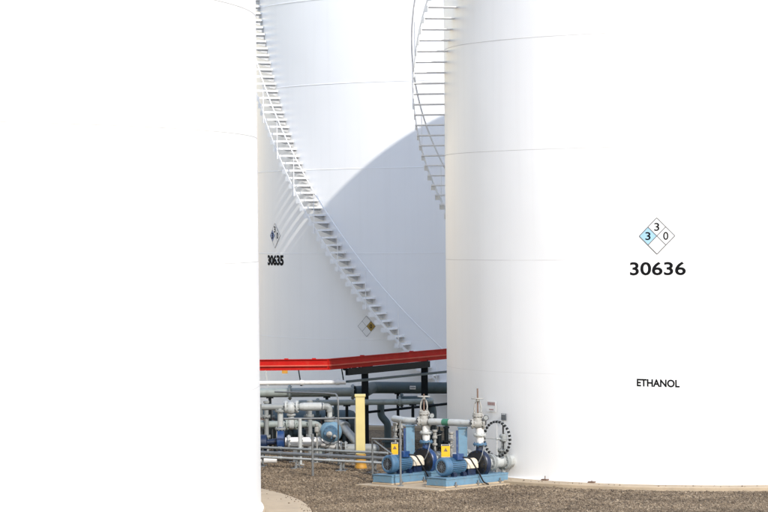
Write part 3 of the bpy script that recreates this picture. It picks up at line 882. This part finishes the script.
def front_pump(o, label, valve_stem, pump_m):
    def L(x, y, z): return o + DX * x + DY * y + Vector((0, 0, z))
    AX = 0.43
    root = thing('motor_pump', label, 'pump', tuple(o), 'blue motor pumps on skids')
    # skid
    b = MB()
    for y in (-0.27, 0.27):
        b.box(L(0.80, y, 0.12), DX * 0.98, DY * 0.012, (0, 0, 0.075))
        for zz in (0.05, 0.19):
            b.box(L(0.80, y * 0.92, zz), DX * 0.98, DY * 0.045, (0, 0, 0.010))
    for x in (-0.17, 0.5, 1.1, 1.77):
        b.box(L(x, 0, 0.12), DX * 0.012, DY * 0.257, (0, 0, 0.072))
    b.box(L(0.8, 0, 0.207), DX * 0.995, DY * 0.29, (0, 0, 0.0065))
    sk = b.build('skid', M_LBLUE, root)
    b = MB(); b.box(L(0.8, 0, 0.022), DX * 1.0, DY * 0.30, (0, 0, 0.017)); b.build('grout', M_CONC, sk)
    for x in (0.1, 0.8, 1.5):
        b = MB(); b.cyl(L(x, 0.31, 0.0), L(x, 0.31, 0.12), 0.016, 6); b.box(L(x, 0.295, 0.055), DX * 0.05, DY * 0.03, (0, 0, 0.008)); b.build('anchor_bolt', M_GALV, sk)
    # motor
    b = MB()
    b.lathe(L(0.14, 0, AX), DX, [(0, 0.165), (0.44, 0.165), (0.47, 0.16), (0.50, 0.12), (0.51, 0.05)], 28)
    for i in range(28):
        a = 2 * PI * i / 28
        e = DY * math.cos(a) + Vector((0, 0, 1)) * math.sin(a); tng = -DY * math.sin(a) + Vector((0, 0, 1)) * math.cos(a)
        b.box(L(0.36, 0, AX) + e * 0.172, DX * 0.2, e * 0.016, tng * 0.005)
    mo = b.build('motor', M_BLUE, root)
    b = MB()
    b.lathe(L(-0.03, 0, AX), DX, [(0.012, 0.13), (0.0, 0.14), (0.0, 0.165), (0.015, 0.188), (0.05, 0.198), (0.17, 0.2), (0.18, 0.19)], 32, cap=False)
    b.build('fan_cover', M_BLUE, mo)
    b = MB(); b.lathe(L(-0.015, 0, AX), DX, [(0, 0.135), (0.012, 0.135)], 28); b.build('grille_back', M_BLKMETAL, mo)
    b = MB()
    for r in (0.045, 0.085, 0.125): b.torus(L(-0.022, 0, AX), DX, r, 0.004, 24, 5)
    for i in range(6):
        a = PI * i / 6; e = DY * math.cos(a) + Vector((0, 0, 1)) * math.sin(a)
        b.bar(L(-0.022, 0, AX) - e * 0.13, L(-0.022, 0, AX) + e * 0.13, 0.006, 0.006)
    b.lathe(L(-0.026, 0, AX), DX, [(0, 0.03), (0.01, 0.03)], 12)
    b.build('grille', M_SIGNGREY, mo)
    b = MB(); b.box(L(0.40, 0.10, AX + 0.20), DX * 0.10, DY * 0.08, (0, 0, 0.065)); b.build('terminal_box', M_ROYAL, mo, 0.008)
    b = MB()
    for x in (0.22, 0.52):
        for y in (-0.14, 0.14): b.box(L(x, y, 0.25), DX * 0.05, DY * 0.05, (0, 0, 0.038))
        b.box(L(x, 0, 0.295), DX * 0.04, DY * 0.16, (0, 0, 0.02))
    b.build('motor_foot', M_NAVY, mo)
    # coupling guard: a cream hood on legs
    b = MB()
    prof = [(DY * math.cos(a) * 0.155 + Vector((0, 0, 1)) * (math.sin(a) * 0.155)) for a in [PI * i / 14 for i in range(15)]]
    prof = [p * 0.9 for p in prof]
    vs = []
    for x in (0.67, 0.99):
        vs += [L(x, 0, AX) + p for p in prof] + [L(x, -0.1395, AX - 0.07), L(x, 0.1395, AX - 0.07)]
    n = 17
    loop = list(range(15)) + [15, 16]
    b.add(vs, [(loop[i], loop[(i + 1) % n], loop[(i + 1) % n] + n, loop[i] + n) for i in range(n)], False)
    b.add(vs[:n], [tuple(range(n))]); b.add(vs[n:], [tuple(range(n))[::-1]])
    cg = b.build('coupling_guard', M_CREAM, root)
    b = MB(); b.box(L(0.83, 0, 0.285), DX * 0.12, DY * 0.10, (0, 0, 0.075)); b.build('guard_foot', M_NAVY, cg)
    b = MB(); b.cyl(L(0.62, 0, AX), L(1.05, 0, AX), 0.035, 12); b.build('shaft', M_BLKMETAL, root)
    b = MB(); b.tube(fillet([L(0.46, 0.18, AX + 0.19), L(0.62, 0.24, AX + 0.17), L(0.78, 0.33, 0.30), L(0.92, 0.36, 0.06), L(1.05, 0.38, 0.012)], 0.15), 0.017, 8); b.build('cable', M_BLKMETAL, root)
    # wet end
    b = MB()
    b.lathe(L(1.02, 0, AX), DX, [(0, 0.06), (0.02, 0.20), (0.03, 0.285), (0.085, 0.29), (0.09, 0.27)], 36)
    bp = b.build('back_cover', M_BLKMETAL, root)
    for i in range(14):
        a = 2 * PI * i / 14; e = DY * math.cos(a) + Vector((0, 0, 1)) * math.sin(a)
        b = MB(); b.lathe(L(1.03, 0, AX) + e * 0.262, DX, [(0, 0.014), (0.03, 0.014)], 6); b.build('bolt', M_NAVY, bp)
    b = MB()
    b.lathe(L(1.11, 0, AX), DX, [(0, 0.285), (0.02, 0.30), (0.09, 0.305), (0.16, 0.27), (0.2, 0.19), (0.22, 0.12)], 36)
    b.lathe(L(1.20, 0.0, AX + 0.15), UPZ, [(0, 0.115), (0.18, 0.085), (0.26, 0.08)], 20)
    vo = b.build('volute', pump_m, root)
    b = MB(); b.flange(L(1.20, 0, AX + 0.42), UPZ, 0.15, 0.045); b.build('discharge_flange', M_BLUE, vo)
    b = MB(); b.box(L(1.18, 0, 0.21), DX * 0.09, DY * 0.12, (0, 0, 0.065)); b.build('pump_foot', M_NAVY, root)
    # suction line to the tank
    dist = tank_dist(o, TR)
    b = MB(); b.lathe(L(1.30, 0, AX), DX, [(0, 0.14), (0.1, 0.125), (dist - 1.27, 0.125)], 20); sp = b.build('suction_pipe', M_LIGHT, root)
    for x in (1.50, 1.56, dist - 0.30, dist - 0.245):
        b = MB(); b.flange(L(x, 0, AX), DX, 0.19, 0.05, 10); b.build('flange', M_GREY, sp)
    # stand below the suction line
    b = MB(); b.cyl(L(1.72, 0, 0), L(1.72, 0, AX - 0.11), 0.04, 10); b.box(L(1.72, 0, 0.012), DX * 0.11, DY * 0.11, (0, 0, 0.012)); b.build('suction_stand', M_GALV, root)
    # seal flush line and pressure gauge
    b = MB(); b.tube(fillet([L(1.16, 0.10, AX + 0.40), L(1.10, 0.22, AX + 0.42), L(1.00, 0.24, AX + 0.20), L(0.98, 0.14, AX + 0.02)], 0.06), 0.011, 6); b.build('flush_line', M_GALV, root)
    gz = AX + 0.86
    b = MB(); b.cyl(L(1.20, 0.07, gz), L(1.18, 0.20, gz), 0.011, 6); b.cyl(L(1.18, 0.20, gz - 0.01), L(1.18, 0.20, gz + 0.09), 0.011, 6)
    b.lathe(Vector(L(1.18, 0.20, gz + 0.14)) + Vector((0, 0.02, 0)), (0, -1, 0), [(0, 0.06), (0.045, 0.06), (0.05, 0.052)], 18); gg = b.build('pressure_gauge', M_BLKMETAL, root)
    b = MB(); b.lathe(Vector(L(1.18, 0.20, gz + 0.14)) + Vector((0, -0.0305, 0)), (0, -1, 0), [(0, 0.049), (0.002, 0.049)], 18); b.build('dial', M_GREY, gg)
    # riser and gate valve
    ZH = 1.30
    b = MB(); b.lathe(L(1.20, 0, AX + 0.44), UPZ, [(0, 0.075), (0.06, 0.085), (0.1, 0.088), (0.60, 0.088), (0.64, 0.07)], 20); ri = b.build('riser', M_WHITEPIPE, root)
    b = MB(); b.flange(L(1.20, 0, AX + 0.62), UPZ, 0.14, 0.04); b.build('flange', M_LIGHT, ri)
    b = MB(); c = L(1.14, 0, ZH)
    b.lathe(c - Vector((0.10, 0, 0)), UPX, [(0, 0.085), (0.04, 0.105), (0.16, 0.105), (0.20, 0.085)], 18)
    b.lathe(c, UPZ, [(0.0, 0.11), (0.13, 0.10), (0.15, 0.075)], 16)
    gv = b.build('gate_valve_body', M_BEIGE, root)
    for s in (-0.115, 0.125):
        b = MB(); b.flange(c + UPX * s, UPX, 0.115, 0.035); b.build('flange', M_BEIGE, gv)
    b = MB(); b.flange(c + UPZ * 0.17, UPZ, 0.12, 0.04); b.flange(c + UPZ * 0.21, UPZ, 0.11, 0.035); b.build('bonnet', M_BEIGE, gv)
    b = MB()
    for s in (-1, 1):
        b.tube([c + Vector((s * 0.06, 0, 0.22)), c + Vector((s * 0.075, 0, 0.32)), c + Vector((s * 0.06, 0, 0.42)), c + Vector((s * 0.025, 0, 0.50))], 0.016, 8)
    b.lathe(c + UPZ * 0.48, UPZ, [(0, 0.035), (0.06, 0.035)], 12)
    b.build('yoke', M_BEIGE, gv)
    b = MB(); b.cyl(c + UPZ * 0.2, c + UPZ * valve_stem, 0.017, 8); b.build('stem', M_RUST, gv)
    b = MB(); b.torus(c + UPZ * 0.545, UPZ, 0.13, 0.013, 24, 6)
    for i in range(3):
        a = PI * i / 3 + 0.3; e = Vector((math.cos(a), math.sin(a), 0)); b.bar(c + UPZ * 0.545 - e * 0.13, c + UPZ * 0.545 + e * 0.13, 0.016, 0.012)
    b.build('handwheel', M_BEIGE, gv)
    return root, L, dist

g1 = G(388.5, 64.95); g2 = G(442.5, 64.0)
pad = MB()
pc = (g1 + g2) / 2 + DX * 0.78
pad.box((pc.x, pc.y, 0.012), DX * 1.35, DY * 1.25, (0, 0, 0.018))
struct(pad.build('pump_pad', M_CONC))
g1 = g1 + Vector((0, 0, 0.03)); g2 = g2 + Vector((0, 0, 0.03))
pump1, L1, dist1 = front_pump(g1, 'blue motor pump on skid with black cover, beside the thin grey frame', 0.60, M_ROYAL)
pump2, L2, dist2 = front_pump(g2, 'blue motor pump on skid whose suction carries the toothed chain wheel', 0.76, M_NAVY)

# header between the two gate valves, on blue posts
c1, c2 = L1(1.14, 0, 1.30), L2(1.14, 0, 1.30)
hd = (c2 - c1).normalized()
hdr = thing('discharge_header', 'pale header pipe on two blue posts linking both gate valves', 'pipe', (c1.x, c1.y, 0))
b = MB(); b.cyl(c1 + hd * 0.17, c2 - hd * 0.17, 0.075, 16); b.build('pipe_run', M_LIGHT, hdr)
b = MB(); b.pipe([c1 - hd * 0.17, c1 - hd * 0.52, c1 - hd * 0.52 + Vector((-0.25, 0.7, 0))], 0.075); b.build('pipe_run', M_LIGHT, hdr)
lc = c1 + (c2 - c1) * 0.42
b = MB(); b.lathe(lc - hd * 0.09, hd, [(0, 0.0775), (0.18, 0.0775)], 16, cap=False); b.build('flow_label', M_GREENPRINT, hdr)
for px, Y, z1 in ((411, 66.0, 1.22), (463.5, 65.1, 1.22)):
    p = rack_pt(px, Y, 0)
    b = MB()
    b.bar((p.x, p.y - 0.09, 0.02), (p.x, p.y - 0.09, z1), 0.19, 0.014, (0, 1, 0))
    b.bar((p.x, p.y + 0.09, 0.02), (p.x, p.y + 0.09, z1), 0.19, 0.014, (0, 1, 0))
    b.bar((p.x, p.y, 0.02), (p.x, p.y, z1), 0.012, 0.166, (0, 1, 0))
    b.box((p.x, p.y, 0.015), (0.14, 0, 0), (0, 0.14, 0), (0, 0, 0.015))
    b.box((p.x, p.y, z1 + 0.008), (0.11, 0, 0), (0, 0.13, 0), (0, 0, 0.008))
    b.build('blue_post', M_LBLUE, hdr)
    b = MB(); b.bar((p.x - 0.125, p.y - 0.06, 0.03), (p.x - 0.125, p.y - 0.06, z1 - 0.05), 0.045, 0.06, (0, 1, 0)); b.build('side_channel', M_ROYAL, hdr)

# chain wheel on the second pump's suction valve
cw = L2(1.95, 0, 0.43)
whl = thing('chain_wheel_valve', 'valve with a large black toothed chain wheel at tank 30636', 'valve', tuple(L2(1.95, 0, 0)))
b = MB(); b.lathe(cw - DX * 0.12, DX, [(0, 0.12), (0.05, 0.145), (0.19, 0.145), (0.24, 0.12)], 20); b.lathe(cw, UPZ, [(0, 0.12), (0.2, 0.10), (0.24, 0.08)], 16); b.cyl(cw - UPZ * 0.43, cw, 0.05, 10); b.build('valve_body', M_GREY, whl)
b = MB(); b.flange(cw + UPZ * 0.25, UPZ, 0.14, 0.045); b.build('bonnet', M_GREY, whl)
b = MB()
for s in (-1, 1): b.bar(cw + DX * 0.06 * s + UPZ * 0.27, cw + DX * 0.04 * s + UPZ * 0.62, 0.03, 0.03, (0, 1, 0))
b.lathe(cw + UPZ * 0.43, UPZ, [(0, 0.05), (0.02, 0.085), (0.14, 0.085), (0.17, 0.05)], 14); b.build('yoke', M_GREY, whl)
b = MB(); b.cyl(cw + UPZ * 0.27, cw + UPZ * 0.80, 0.018, 8); b.build('stem', M_BLKMETAL, whl)
wc = cw + UPZ * 0.50 - DX * 0.20
b = MB(); b.cyl(cw + UPZ * 0.50, wc - DX * 0.03, 0.025, 10); b.torus(wc, DX, 0.372, 0.010, 40, 6)
for i in range(2):
    a = PI * i / 2 + PI / 2; e = DY * math.cos(a) + UPZ * math.sin(a); b.bar(wc - e * 0.37, wc + e * 0.37, 0.018, 0.018)
b.build('wheel_rim', M_LIGHT, whl)
NT = 28
for i in range(NT):
    a = 2 * PI * i / NT; e = DY * math.cos(a) + UPZ * math.sin(a); tg = -DY * math.sin(a) + UPZ * math.cos(a)
    b = MB(); b.box(wc + e * 0.378, e * 0.023, tg * 0.021, DX * 0.022); b.build('wheel_tooth', M_BLKMETAL, whl)

# warning signs behind the motors
for L, x, y, w, h, z, lab in ((L1, 0.58, -0.36, 0.075, 0.135, 0.72, 'yellow and white warning sign behind the pump with thin grey frame'), (L2, 0.52, -0.38, 0.095, 0.14, 0.73, 'yellow and white warning sign behind the chain-wheel pump')):
    c = L(x, y, z)
    r = thing('warning_sign', lab, 'sign', tuple(L(x, y, -0.03)), 'warning signs on pumps')
    b = MB(); b.box(c, (w, 0, 0), (0, 0.005, 0), (0, 0, h)); b.build('plate', M_CREAM, r)
    b = MB(); b.box(c + Vector((0, -0.007, -0.01)), (w * 0.985, 0, 0), (0, 0.002, 0), (0, 0, h * 0.84)); b.build('yellow_field', M_SIGNYEL, r)
    b = MB(); b.box(c + Vector((0, -0.007, h * 0.86)), (w * 0.85, 0, 0), (0, 0.002, 0), (0, 0, h * 0.12)); b.build('print', M_SIGNGREY, r)
    b = MB(); q = c + Vector((0, -0.0095, 0.02)); b.prism([q + Vector((-0.045, 0, -0.035)), q + Vector((0.045, 0, -0.035)), q + Vector((0, 0, 0.045))], (0, -0.002, 0)); b.build('print', M_RUST, r)
    b = MB(); b.bar(L(x, y, -0.03) + Vector((0, 0.012, 0)), c + Vector((0, 0.012, h)), 0.03, 0.012, (0, 1, 0)); b.build('stake', M_GALV, r)

# thin frame left of the first pump
fr = thing('grey_frame', 'thin grey braced tube frame before the first motor pump', 'frame', tuple(G(401, 64.4)))
p = rack_pt(401, 64.4, 0)
zt = W(401, 421, 64.4).z
b = MB(); b.cyl((p.x, p.y, 0), (p.x, p.y, zt), 0.022, 8); b.aabb(p.x - 0.06, p.x + 0.06, p.y - 0.06, p.y + 0.06, 0, 0.045); b.build('upright', M_GALV, fr)
h0, h1 = W(372.5, 439, 66.6), W(401, 439.5, 64.4)
b = MB(); b.cyl(h0, h1, 0.02, 8); b.build('rail', M_GALV, fr)
b = MB(); b.cyl((h0.x, h0.y, 0), h0, 0.02, 8); b.build('upright', M_GALV, fr)
b = MB(); b.cyl(h0 + Vector((0.02, 0, -0.02)), W(392, 454, 65.1), 0.017, 8); b.build('brace', M_GALV, fr)

# small drain risers beside the first blue post
for px, y1, y0, lab in ((395.5, 423, 437, 'short beige drain valve, plain topped, left of the first blue post'), (400.8, 420, 440, 'taller beige drain valve with lever next to the first blue post'), (435, 430, 452, 'beige drain valve between the two gate valves'), (451.5, 432, 448, 'beige drain valve close to the second blue post')):
    Y = 66.9 if px < 420 else 66.2
    t = W(px, y1, Y)
    b = MB(); b.cyl((t.x, t.y, 0), (t.x, t.y, t.z - 0.1), 0.022, 8)
    b.lathe((t.x, t.y, t.z - 0.36), UPZ, [(0, 0.025), (0.02, 0.055), (0.06, 0.055), (0.07, 0.03), (0.16, 0.03), (0.17, 0.055), (0.21, 0.055), (0.23, 0.04), (0.30, 0.04), (0.32, 0.06), (0.36, 0.06)], 12)
    b.bar((t.x - 0.01, t.y, t.z - 0.14), (t.x + 0.14, t.y - 0.03, t.z - 0.10), 0.025, 0.01)
    tag(b.build('drain_valve', M_BEIGE), lab, 'valve', 'beige drain valves')

dm = thing('drain_manifold', 'black drain pipes standing between the two gate valves', 'manifold', tuple(G(438, 67.6)))
for px, zt in ((428, 0.95), (433.5, 1.12), (440, 0.95), (447, 1.05)):
    p = rack_pt(px, 67.6, 0)
    b = MB(); b.cyl((p.x, p.y, 0), (p.x, p.y, zt), 0.05, 12); b.flange((p.x, p.y, zt - 0.3), UPZ, 0.09, 0.04, 6); b.lathe((p.x, p.y, zt), UPZ, [(0, 0.07), (0.04, 0.07), (0.06, 0.02), (0.14, 0.02)], 12)
    b.build('drain_pipe', M_DARK, dm)
for z in (0.35, 0.72):
    b = MB(); b.cyl(rack_pt(422, 67.68, z), rack_pt(449, 67.68, z), 0.045, 12); b.build('cross_pipe', M_TEAL, dm)

# placards on tank 30636 by the chain wheel
def tank_placard(name, phi, z, w, h, m, marks, label):
    a = math.radians(phi)
    c = cylp(TR, phi, z, 0.035)
    tg = Vector((math.cos(a), -math.sin(a), 0)); nrm = Vector((-math.sin(a), -math.cos(a), 0))
    r = thing(name, label, 'sign', tuple(c))
    b = MB(); b.box(c, tg * w / 2, nrm * 0.004, (0, 0, h / 2)); b.box(c - nrm * 0.018, tg * w / 4, nrm * 0.014, (0, 0, h / 4)); b.build('plate', m, r)
    for (s, t, ww, hh, mm) in marks:
        b = MB(); b.box(c + tg * s * w + UPZ * t * h + nrm * 0.006, tg * ww * w / 2, nrm * 0.002, (0, 0, hh * h / 2)); b.build('print', mm, r)
marks = [(-0.33 + i * 0.165, 0.26, 0.11, 0.30, M_BROWNPRINT) for i in range(5)] + [(-0.18 + i * 0.12, -0.30, 0.08, 0.10, M_BROWNPRINT) for i in range(4)]
tank_placard('placard', 58.7, 1.62, 0.36, 0.23, M_DIAWHITE, marks, 'white placard with brown print on tank 30636 above the valves')
tank_placard('placard', 54.6, 1.41, 0.17, 0.15, M_SIGNGREY, [(0, 0.38, 0.8, 0.1, M_DIAWHITE), (0, -0.05, 0.6, 0.12, M_GREYLINE)], 'small dark plate on tank 30636 above the chain wheel')

# ------------------------------------------------------------------ gravel
N = 130000
Y = rng.uniform(56, 79, N * 2) ; X = rng.uniform(-0.052, 0.13, N * 2) * Y
dR = np.hypot(X - TR[0], Y - TR[1]); dL = np.hypot(X - TL[0], Y - TL[1])
lift = np.where((dR < RING_R + 0.03) & (dR > TR[2] + 0.08), TR[3], np.where((dL < RING_L + 0.03) & (dL > TL[2] + 0.15), 0.05, 0.0))
stray = (lift > 0) & (rng.random(N * 2) < 0.05 * np.exp(-np.where(lift > 0.06, RING_R - dR, RING_L - dL) / 0.16)) & (np.where(lift > 0.06, RING_R - dR, RING_L - dL) > 0.04)
keep = ((X - TR[0]) ** 2 + (Y - TR[1]) ** 2 > (RING_R + 0.03) ** 2) & ((X - TL[0]) ** 2 + (Y - TL[1]) ** 2 > (RING_L + 0.03) ** 2)
rel = np.stack([X - pc.x, Y - pc.y])
keep &= ~((np.abs(rel[0] * DX.x + rel[1] * DX.y) < 1.36) & (np.abs(rel[0] * DY.x + rel[1] * DY.y) < 1.26))
keep |= stray
X, Y, lift = X[keep][:N], Y[keep][:N], (lift * stray)[keep][:N]
n = len(X)
size = rng.uniform(0.010, 0.023, n) * (1 + (rng.random(n) > 0.97) * 0.8)
base = np.array([[1, 0, 0], [-1, 0, 0], [0, 1, 0], [0, -1, 0], [0, 0, 1], [0, 0, -1]], float)
ang = rng.uniform(0, 2 * PI, n)
v = base[None] * size[:, None, None] * rng.uniform(0.6, 1.3, (n, 6, 1))
v[:, :, 2] *= 0.75
vx = v[:, :, 0] * np.cos(ang)[:, None] - v[:, :, 1] * np.sin(ang)[:, None] + X[:, None]
vy = v[:, :, 0] * np.sin(ang)[:, None] + v[:, :, 1] * np.cos(ang)[:, None] + Y[:, None]
vz = v[:, :, 2] + (size * 0.35 + lift)[:, None]
verts = np.stack([vx, vy, vz], -1).reshape(-1, 3)
tri = np.array([[0, 2, 4], [2, 1, 4], [1, 3, 4], [3, 0, 4], [2, 0, 5], [1, 2, 5], [3, 1, 5], [0, 3, 5]])
faces = (tri[None] + (np.arange(n) * 6)[:, None, None]).reshape(-1, 3)
me = bpy.data.meshes.new('gravel')
me.vertices.add(len(verts)); me.vertices.foreach_set('co', verts.ravel().astype(np.float32))
me.loops.add(faces.size); me.loops.foreach_set('vertex_index', faces.ravel().astype(np.int32))
me.polygons.add(len(faces)); me.polygons.foreach_set('loop_start', np.arange(0, faces.size, 3).astype(np.int32))
me.update(calc_edges=True)
me.materials.append(M_STONE)
gravel = bpy.data.objects.new('gravel', me)
col.objects.link(gravel)
gravel['kind'] = 'stuff'; gravel['label'] = 'brown gravel spread between the tanks'; gravel['category'] = 'gravel'
